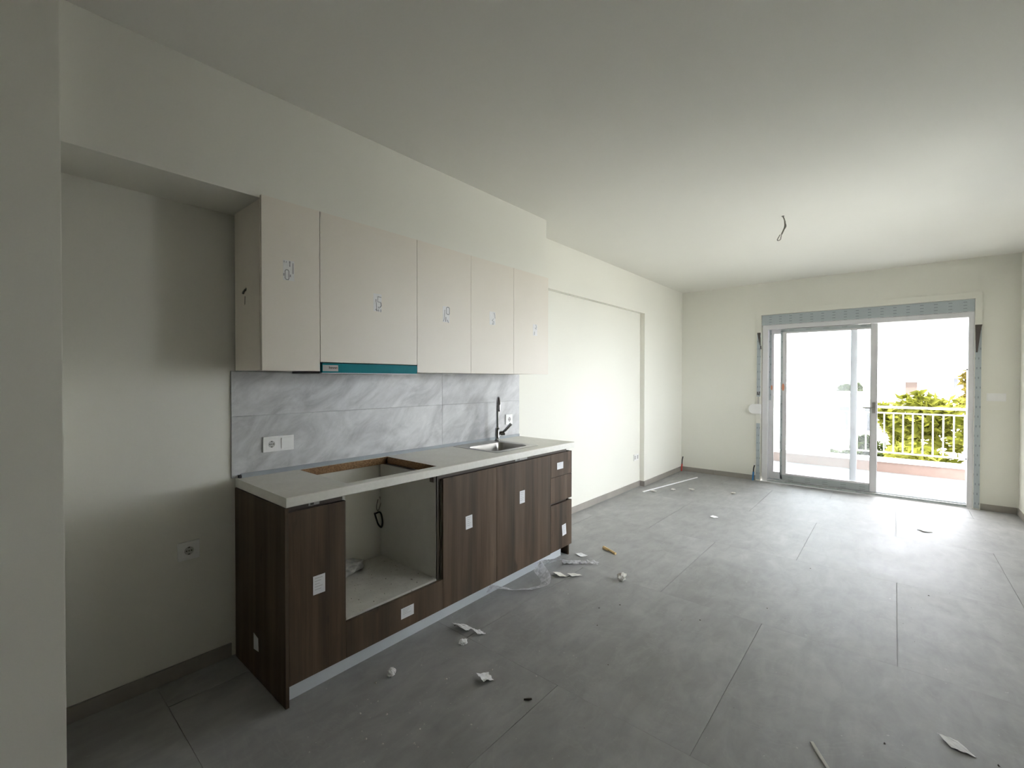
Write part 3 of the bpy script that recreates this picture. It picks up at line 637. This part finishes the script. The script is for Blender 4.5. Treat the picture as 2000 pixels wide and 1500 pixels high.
m.tube([(0.180, hy + 0.0, 1.842), (0.180, hy - 0.0012, 1.842)], 0.008, 12); m.tube([(0.180, hy - 0.002, 1.842), (0.171, hy - 0.008, 1.830), (0.160, hy - 0.006, 1.824), (0.150, hy - 0.004, 1.827)], 0.0045, 8)
m.tube([(0.172, hy - 0.002, 1.81), (0.168, hy - 0.002, 1.77)], 0.0012, 5)
m.build('cable_stub', 'cable', u)
u, d_ = wall_cab(Ys[1], Ys[2], 'wide cream wall cabinet above the teal-filmed range hood', z0=1.4955)
mk(d_, 1.340, 1.836, 0.052, 0.098, [([(1.362, 1.868), (1.342, 1.870), (1.341, 1.841), (1.362, 1.839)], 0.0035), ([(1.362, 1.834), (1.364, 1.822), (1.356, 1.812)], 0.006), ([(1.346, 1.812), (1.349, 1.806)], 0.005),
    ([(1.330, 1.852), (1.330, 1.842)], 0.005), ([(1.332, 1.836), (1.335, 1.800)], 0.004), ([(1.332, 1.797), (1.336, 1.792)], 0.008), ([(1.347, 1.797), (1.347, 1.790)], 0.005), ([(1.361, 1.798), (1.361, 1.788)], 0.005)])
u, d_ = wall_cab(Ys[2], Ys[3], 'cream wall cabinet just right of the range hood')
mk(d_, 1.845, 1.826, 0.058, 0.102, [(outline(OV, 1.860, 1.850, 0.026, 0.046), 0.0045), ([(1.834, 1.852), (1.828, 1.796), (1.822, 1.782)], 0.004), ([(1.842, 1.806), (1.841, 1.782)], 0.006), ([(1.856, 1.790), (1.862, 1.776)], 0.005)])
u, d_ = wall_cab(Ys[3], Ys[4], 'cream wall cabinet third from the right end, above the sink') if False else wall_cab(Ys[3], Ys[4], 'cream wall cabinet next to the right-hand end one, above the sink')
mk(d_, 2.283, 1.846, 0.062, 0.094, [([(2.300, 1.885), (2.308, 1.868), (2.310, 1.850)], 0.006), ([(2.292, 1.842), (2.280, 1.830), (2.298, 1.822), (2.294, 1.805), (2.282, 1.803), (2.286, 1.815)], 0.005)], 'inkpale')
u, d_ = wall_cab(Ys[4], Ys[5], 'cream wall cabinet at the right end, with a faint grey scuff')
mk(d_, 2.786, 1.803, 0.056, 0.090, [([(2.795, 1.846), (2.804, 1.826), (2.790, 1.818), (2.800, 1.812)], 0.006), ([(2.778, 1.786), (2.776, 1.768)], 0.008)], 'inkpale')
hd = thing('range_hood', (0.2, 1.312, 1.44), 'slim pull-out range hood with teal protective film on its front edge', 'range hood')
MB().box(0.034, 0.344, 1.0165, 1.6075, 1.4395, 1.4925).build('hood_body', 'darkmetal', hd, bevel=0.002)
hf = MB().box(0.345, 0.366, 1.0205, 1.6125, 1.4425, 1.4915).build('front_panel', 'teal', hd, bevel=0.0015)
m = MB().box(0.3662, 0.3668, 1.0225, 1.105, 1.4500, 1.4815); m.mi = 1
for k in range(7):
    yy = 1.0565 + k * 0.0062; hh = 0.010 if k == 0 else 0.0068
    m.stroke(0.3668, [(yy, 1.4635), (yy, 1.4635 + hh)], 0.0032, 0.0002); m.stroke(0.3668, [(yy, 1.4645 + (0.003 if k % 2 else 0.006) * 0.8), (yy + 0.004, 1.4645 + (0.003 if k % 2 else 0.006) * 0.8)], 0.0022, 0.0002)
m.mi = 2; m.stroke(0.3668, [(1.0995, 1.464), (1.0995, 1.471)], 0.003, 0.0002)
m.build('badge', ['hoodlabel', 'ink', 'inkred'], hf)
MB().box(0.346, 0.3665, 1.0165, 1.6125, 1.4385, 1.4420).build('lip', 'plinth', hd)

# ---------------------------------------------------------------- sockets and switches
def socket_parts(par, y, z, x, s, plate=True):
    if plate: MB().box(x, x + 0.010, y - s / 2, y + s / 2, z - s / 2, z + s / 2).build('plate', 'white', par, bevel=0.0035)
    k = s / 0.085
    w = MB()
    q = 0.029 * k; w.box(x + 0.0101, x + 0.0112, y - q, y + q, z - q, z + q)
    ins = w.build('insert', 'white', par, bevel=0.0008, seg=1)
    w = MB(); n = 20; r0, r1 = 0.0205 * k, 0.019 * k
    ring = lambda r, xx: [w.b.verts.new((xx, y + r * math.cos(2 * math.pi * i / n), z + r * math.sin(2 * math.pi * i / n))) for i in range(n)]
    A = ring(r0, x + 0.0114); B = ring(r1, x + 0.0120); Cc = ring(r1 * 0.97, x + 0.0116)
    for a, b_ in ((A, B), (B, Cc)):
        for i in range(n): w.face([a[i], a[(i + 1) % n], b_[(i + 1) % n], b_[i]])
    w.mi = 1; w.face(Cc); w.mi = 2
    for dy in (-0.0095, 0.0095): w.tube([(x + 0.0116, y + dy * k, z), (x + 0.0122, y + dy * k, z)], 0.0035 * k, 8)
    w.tube([(x + 0.0116, y, z), (x + 0.0122, y, z)], 0.003 * k, 8)
    for dz in (-0.0155, 0.0155): w.box(x + 0.0116, x + 0.0124, y - 0.004 * k, y + 0.004 * k, z + dz * k - 0.0025 * k, z + dz * k + 0.0025 * k)
    w.build('socket_well', ['white', 'greyhole', 'ink'], ins)
so1 = thing('wall_socket', (0, 0.541, 0.592), 'white power socket low on the wall of the empty fridge niche', 'socket', 'white wall sockets')
socket_parts(so1, 0.541, 0.592, 0.0, 0.088)
so2 = thing('wall_socket', (SX, 0.951, 1.060), 'white double plate with socket and switch on the splashback left of the hob cut-out', 'socket', 'white wall sockets')
MB().box(SX, SX + 0.010, 0.872, 1.031, 1.019, 1.101).build('plate', 'white', so2, bevel=0.002)
socket_parts(so2, 0.913, 1.060, SX, 0.082, plate=False)
MB().prism([(SX + 0.0101, 1.032), (SX + 0.0125, 1.032), (SX + 0.0155, 1.089), (SX + 0.0101, 1.089)], 'y', 0.963, 1.022).build('rocker', 'white', so2, bevel=0.0008, seg=1)
so3 = thing('wall_socket', (SX, 2.872, 1.061), 'white socket at the right end of the splashback beside the tap', 'socket', 'white wall sockets')
socket_parts(so3, 2.872, 1.061, SX, 0.088)
so4 = thing('wall_socket', (0, 5.43, 0.395), 'small white double outlet low on the bare wall beside the pier', 'socket', 'white wall sockets')
for ya in (5.360, 5.431):
    pl = MB().box(0.0, 0.009, ya, ya + 0.069, 0.352, 0.432).build('plate', 'white', so4, bevel=0.002)
    MB().box(0.0091, 0.0105, ya + 0.017, ya + 0.052, 0.368, 0.416).build('insert', 'greyhole', pl)
sw = thing('light_switch', (3.397, YB, 1.222), 'white double light switch on the far wall right of the balcony door', 'switch')
MB().box(3.325, 3.468, YB - 0.009, YB, 1.180, 1.264).build('plate', 'white', sw, bevel=0.002)
for xa in (3.334, 3.400): MB().box(xa, xa + 0.059, YB - 0.0125, YB - 0.0092, 1.191, 1.253).build('rocker', 'white', sw, bevel=0.001, seg=1)
wd = thing('strap_winder', (1.09, YB - 0.011, 1.0), 'white rounded shutter strap winder beside the balcony door', 'strap winder')
pts = [(1.168, 0.932)] + [(1.075 - 0.062 * math.sin(a), 1.000 - 0.068 * math.cos(a)) for a in [math.pi * k / 12 for k in range(13)]] + [(1.168, 1.068)]
MB().prism(pts, 'y', YB - 0.066, YB - 0.0220).build('case', 'white', wd, bevel=0.006)
MB().box(1.118, 1.138, YB - 0.032, YB - 0.030, 1.069, 1.17).build('strap', 'greyhole', wd)

# ---------------------------------------------------------------- loose wires and conduits
def sm(pts, n=6):
    P = [Vector(p) for p in pts]; out = []
    for i in range(len(P) - 1):
        p0, p1, p2, p3 = P[max(i - 1, 0)], P[i], P[i + 1], P[min(i + 2, len(P) - 1)]
        for k in range(n):
            t_ = k / n; out.append(0.5 * ((2 * p1) + (p2 - p0) * t_ + (2 * p0 - 5 * p1 + 4 * p2 - p3) * t_ ** 2 + (3 * p1 - p0 - 3 * p2 + p3) * t_ ** 3))
    return out + [P[-1]]
cx, cy = 1.866, 4.122
cw = thing('ceiling_wire', (cx, cy, H), 'short grey lamp wire hanging bare from the ceiling', 'wire')
MB().tube([(cx, cy, H), (cx, cy, H - 0.003)], 0.011, 12).build('hole_cap', 'cable', cw)
MB().tube(sm([(cx, cy, H - 0.002), (cx + 0.012, cy, H - 0.035), (cx + 0.016, cy, H - 0.075), (cx + 0.010, cy, H - 0.105), (cx - 0.008, cy + 0.002, H - 0.145)]), [0.0045] * 8 + [0.006] * 17, 8).build('sheath', 'cable', cw, smooth=True)
MB().tube(sm([(cx + 0.018, cy, H - 0.068), (cx + 0.020, cy, H - 0.088), (cx + 0.012, cy, H - 0.105)]), 0.006, 8).build('core', 'cable', cw, smooth=True)
MB().tube(sm([(cx - 0.006, cy, H - 0.140), (cx - 0.012, cy, H - 0.165), (cx - 0.016, cy, H - 0.186), (cx - 0.032, cy, H - 0.192), (cx - 0.038, cy, H - 0.184), (cx - 0.026, cy, H - 0.160), (cx - 0.018, cy, H - 0.146)]), 0.0032, 8).build('core', 'cable', cw, smooth=True)
oc = thing('cable_tail', (0.006, 1.55, 0.56), 'black cable curling out of the wall inside the oven opening', 'cable')
MB().tube(sm([(0.004, 1.590, 0.640), (0.022, 1.585, 0.605), (0.030, 1.560, 0.560), (0.030, 1.548, 0.585), (0.020, 1.565, 0.630)]), 0.003, 8).build('wire', 'cable', oc, smooth=True)
MB().tube(sm([(0.06, 1.515, 0.560), (0.055, 1.530, 0.520), (0.05, 1.548, 0.478), (0.05, 1.572, 0.455), (0.045, 1.5815, 0.500), (0.030, 1.575, 0.545), (0.012, 1.555, 0.540), (0.003, 1.552, 0.535)]), 0.0055, 10).build('sheath', 'black', oc, smooth=True)
for nm, x, y, mt, lab, l1, l2 in (('conduit', 0.082, 6.865, 'red', 'red conduit stub with black cable standing in the far left corner', 0.11, 0.225), ('conduit', 1.068, 6.875, 'blue', 'blue conduit stub with black cable standing left of the balcony door', 0.12, 0.215)):
    c_ = thing(nm, (x, y, 0), lab, 'conduit')
    MB().tube(sm([(x, y, 0.0), (x + 0.004, y - 0.004, l1 * 0.5), (x + 0.008, y, l1)]), 0.0105, 10).build('pipe', mt, c_, smooth=40)
    MB().tube(sm([(x + 0.007, y, l1 - 0.01), (x + 0.012, y - 0.004, (l1 + l2) / 2), (x + 0.022, y - 0.002, l2)]), 0.0075, 8).build('cable', 'black', c_, smooth=40)
    if mt == 'blue': MB().tube([(x + 0.022, y - 0.002, l2), (x + 0.024, y - 0.002, l2 + 0.022)], 0.008, 8).build('tip', 'white', c_)

# ---------------------------------------------------------------- litter on the floor
def crumple(name, mat, x, y, sx, sy, sz, seed, label, cat, group='paper scraps on the floor', z0=0.0):
    r = random.Random(seed); m = MB()
    bmesh.ops.create_icosphere(m.b, subdivisions=3, radius=1.0)
    off = Vector((r.uniform(0, 50), r.uniform(0, 50), r.uniform(0, 50)))
    for v in m.b.verts:
        n_ = noise.noise(v.co * 1.7 + off) * 0.45 + abs(noise.noise(v.co * 4.0 + off)) * 0.45
        v.co = v.co * (0.72 + n_); v.co = Vector((x + v.co.x * sx, y + v.co.y * sy, max(0.0, v.co.z * 0.5 + 0.42) * sz + z0))
    return m.build(name, mat, loc=(x, y, z0), tag=(label, cat, group))
def scrap(name, mat, corners, seed, label, cat='paper scrap', group='paper scraps on the floor', amp=0.008, z0=0.0008, lift=None, kind=None):
    r = random.Random(seed); m = MB(); A, B_, C_, D_ = [Vector((*c, 0) if len(c) == 2 else c) for c in corners]
    o = Vector((r.uniform(0, 50), r.uniform(0, 50), 0))
    def fn(u, v):
        p = (A * (1 - u) + B_ * u) * (1 - v) + (D_ * (1 - u) + C_ * u) * v
        j = noise.noise(Vector((u * 4, v * 4, seed)) + o)
        return (p.x + j * amp * 0.3, p.y + j * amp * 0.3, p.z + z0 + abs(noise.noise(Vector((u * 2.5, v * 2.5, 3 * seed)) + o)) * amp)
    m.grid(fn, 8, 8)
    ob = m.build(name, mat, loc=((A.x + C_.x) / 2, (A.y + C_.y) / 2, 0), tag=(label, cat, group))
    md = ob.modifiers.new('thick', 'SOLIDIFY'); md.thickness = 0.0008; md.offset = 1; return ob
crumple('paper_ball', 'cream_paper', 1.12, 2.800, 0.036, 0.036, 0.060, 3, 'crumpled off-white paper ball on the open floor right of the drawer unit', 'paper ball')
m = MB(); m.tube([(0.735, 3.245, 0.010), (0.800, 3.222, 0.012), (0.870, 3.195, 0.007)], [0.015, 0.010, 0.011], 6)
m.build('wood_offcut', 'woodchip', loc=(0.80, 3.22, 0), tag=('small yellow wood offcut on the floor beyond the drawer unit', 'wood offcut'))
scrap('paper_scrap', 'paper', [(0.665, 1.625, 0.024), (0.770, 1.635, 0.016), (0.772, 1.690), (0.705, 1.690, 0.003)], 11, 'white folded paper scrap nearest the plinth under the oven opening', amp=0.012)
scrap('paper_scrap', 'paper', [(0.795, 1.655, 0.024), (0.842, 1.650, 0.016), (0.855, 1.700), (0.812, 1.700, 0.003)], 12, 'tiny torn white scrap just right of the folded one', amp=0.014)
crumple('paper_scrap', 'paper', 0.826, 1.556, 0.026, 0.028, 0.028, 13, 'small lumpy white scrap in front of the folded one', 'paper scrap')
crumple('paper_scrap', 'paper', 0.760, 1.155, 0.022, 0.024, 0.042, 14, 'small upright white scrap on the floor before the oven drawer', 'paper scrap')
scrap('paper_scrap', 'paper', [(1.080, 1.400, 0.024), (1.135, 1.390, 0.016), (1.148, 1.448), (1.095, 1.462, 0.003)], 15, 'square white scrap alone on the dark tile in front of the kitchen', amp=0.014)
scrap('paper_scrap', 'paper', [(2.708, 2.352, 0.007), (2.745, 2.292, 0.005), (2.812, 2.296), (2.768, 2.355, 0.003)], 16, 'shiny white paper strip in the near right of the floor', amp=0.006)
scrap('paper_scrap', 'paper', [(2.735, 5.60, 0.007), (2.785, 5.53, 0.005), (2.850, 5.57), (2.800, 5.65, 0.003)], 17, 'white paper scrap on the floor in front of the open door', amp=0.006)
scrap('paper_scrap', 'cream_paper', [(0.705, 2.555, 0.024), (0.770, 2.540, 0.016), (0.800, 2.600), (0.725, 2.620, 0.003)], 18, 'cream folded scrap beside the plastic film near the plinth', amp=0.010)
scrap('paper_scrap', 'cream_paper', [(0.800, 2.600, 0.024), (0.840, 2.595, 0.016), (0.872, 2.690), (0.810, 2.680, 0.003)], 19, 'cream scrap standing on edge right of the folded cream one', amp=0.008)
scrap('paper_scrap', 'paper', [(0.620, 2.985, 0.007), (0.690, 2.960, 0.005), (0.715, 3.025), (0.640, 3.040, 0.003)], 20, 'small white scrap at the foot of the drawer unit', amp=0.006)
scrap('paper_scrap', 'paper', [(1.14, 4.72, 0.007), (1.19, 4.70, 0.005), (1.21, 4.76), (1.15, 4.79, 0.003)], 21, 'lone white scrap in the middle of the bright floor', amp=0.006)
m = MB(); m.box(-0.006, 0.006, -0.075, 0.075, 0.0003, 0.006); o = m.build('plastic_strip', 'plaster', loc=(0, 0, 0), bevel=0.001, tag=('thin pale plastic strip at the bottom edge of the floor', 'strip'))
o.location = (2.372, 1.917, 0); o.rotation_euler = (0, 0, math.atan2(-(2.39 - 2.333), 1.889 - 1.984) + math.pi)
m = MB(); m.box(-0.008, 0.008, -0.655, 0.655, 0.0003, 0.010); o = m.build('trim_offcut', 'paper', loc=(0, 0, 0), bevel=0.001, tag=('long thin white batten lying along the far left skirting', 'batten'))
o.location = (0.305, 5.89, 0); o.rotation_euler = (0, 0, -math.atan2(0.243, 1.285))
for k, (x, y, lab) in enumerate(((0.275, 5.36, 'plaster lump at the near end of the long white batten'), (0.43, 5.60, 'plaster lump beside the middle of the long white batten'), (0.61, 5.75, 'plaster lump on the floor right of the long white batten'), (1.06, 5.90, 'plaster lump on the floor between batten and blue conduit'))):
    crumple('plaster_lump', 'plaster', x, y, 0.034, 0.03, 0.022, 40 + k, lab, 'plaster lump', 'plaster lumps near the far wall')
m = MB(); m.tube([(1.335, 1.44, 0.003), (1.352, 1.452, 0.004), (1.362, 1.462, 0.005)], [0.003, 0.005, 0.004], 6); m.build('twig', 'darkbits', loc=(1.35, 1.45, 0), tag=('tiny dark splinter on the floor in front of the kitchen', 'splinter'))
def crumbs(name, mat, pts, label, z0=0.0):
    vs, fs = [], []; r = random.Random(5)
    for (x, y, s) in pts:
        k = len(vs); h_ = s * r.uniform(0.5, 0.9); a = r.random() * 6.28
        for i in range(4): vs.append((x + s * r.uniform(0.6, 1) * math.cos(a + i * 1.57), y + s * r.uniform(0.6, 1) * math.sin(a + i * 1.57), z0 + 0.0001))
        vs.append((x + r.uniform(-.3, .3) * s, y + r.uniform(-.3, .3) * s, z0 + h_)); fs += [(k + i, k + (i + 1) % 4, k + 4) for i in range(4)] + [(k + 3, k + 2, k + 1, k)]
    me = bpy.data.meshes.new(name); me.from_pydata(vs, [], fs); me.materials.append(M[mat]); o = bpy.data.objects.new(name, me); COL.objects.link(o); tagit(o, label, 'crumbs', kind='stuff'); return o
pp = [(0.742, 1.08, 0.008), (0.97, 1.31, 0.010), (1.09, 1.50, 0.008), (1.28, 1.60, 0.008), (0.86, 0.93, 0.007), (0.95, 1.0, 0.007), (1.0, 0.87, 0.006), (1.12, 1.04, 0.006), (1.16, 0.98, 0.006), (1.07, 0.90, 0.006), (1.26, 1.19, 0.006), (1.33, 1.85, 0.006), (0.8, 1.3, 0.005)]
pp += [(R.gauss(1.05, 0.22), R.gauss(1.15, 0.28), R.uniform(0.002, 0.004)) for _ in range(60)] + [(R.uniform(0.75, 3.3), R.uniform(1.2, 6.0), R.uniform(0.0015, 0.0035)) for _ in range(90)]
crumbs('plaster_crumbs', 'plaster', [p for p in pp if p[0] > 0.65], 'scattered tiny white plaster crumbs on the grey tiles')
dk = [(1.27, 2.48, 0.006), (1.19, 2.36, 0.006), (1.28, 2.18, 0.005), (1.71, 2.62, 0.007), (1.98, 3.03, 0.006), (2.55, 2.16, 0.006), (2.87, 2.30, 0.006), (2.75, 3.9, 0.008), (0.66, 1.65, 0.006), (1.5, 1.9, 0.005), (2.1, 3.9, 0.006)]
dk += [(R.uniform(0.75, 3.3), R.uniform(1.0, 6.2), R.uniform(0.0015, 0.003)) for _ in range(60)]
crumbs('dark_crumbs', 'darkbits', dk, 'scattered tiny dark crumbs on the grey tiles')
oven = [(R.uniform(0.15, 0.55), R.uniform(1.04, 1.56), R.uniform(0.002, 0.005)) for _ in range(40)]
crumbs('shelf_crumbs', 'darkbits', oven, 'dark crumbs on the dusty shelf of the oven opening', z0=0.2685)
fb = crumple('dust_fluff', 'fluff', 0.13, 1.27, 0.070, 0.13, 0.095, 35, 'clump of grey plastic fluff at the back of the oven opening', 'fluff', group=None, z0=0.2685)
# plastic film peeled off the plinth
def ribbon(name, path, width, seed, label, mat='plastic', tilt=None, amp=0.010, nu=46, nv=6):
    P = sm(path, 10); m = MB(); n = len(P); o = Vector((seed * 3.7, seed * 1.3, 0))
    def fn(u, v):
        i = min(int(u * (n - 1)), n - 2); f = u * (n - 1) - i; p = P[i].lerp(P[i + 1], f); d = (P[min(i + 1, n - 1)] - P[i]).normalized()
        s_ = d.cross(Vector((0, 0, 1))); s_.normalize(); tl = tilt(u) if tilt else 0.0
        w = s_ * math.cos(tl) + Vector((0, 0, 1)) * math.sin(tl); wd = width(u) if callable(width) else width
        q = p + w * wd * (v - 0.5); j = noise.noise(Vector((u * 9, v * 3, 0)) + o)
        q = q + Vector((0.4 * j, 0.4 * j, abs(j))) * amp; q.z = max(q.z, 0.0012); return q
    m.grid(fn, nu, nv); ob = m.build(name, mat, loc=(P[0].x, P[0].y, 0), smooth=True, tag=(label, 'plastic film', 'torn plastic film along the plinth')); return ob
ribbon('plastic_film', [(0.572, 2.02, 0.050), (0.600, 2.09, 0.040), (0.660, 2.16, 0.022), (0.730, 2.25, 0.016), (0.775, 2.35, 0.020), (0.745, 2.42, 0.028), (0.675, 2.47, 0.040), (0.595, 2.51, 0.055)],
       lambda u: 0.088 - 0.015 * math.sin(math.pi * u), 1, 'clear plastic film looping from the plinth onto the floor', tilt=lambda u: 0.95 - 0.65 * math.sin(math.pi * u), amp=0.016)
ribbon('plastic_film', [(0.585, 2.53, 0.050), (0.598, 2.60, 0.045), (0.612, 2.67, 0.038), (0.630, 2.735, 0.028)], 0.085, 2, 'bunched clear plastic film clinging to the plinth', tilt=lambda u: 1.0 - 0.5 * u, amp=0.022)
ribbon('plastic_film', [(0.640, 2.775, 0.012), (0.690, 2.815, 0.010), (0.745, 2.865, 0.008), (0.800, 2.905, 0.010), (0.860, 2.935, 0.008)], lambda u: 0.105 - 0.04 * u, 3, 'white end of plastic film lying past the drawer unit', tilt=lambda u: 0.12, amp=0.020)
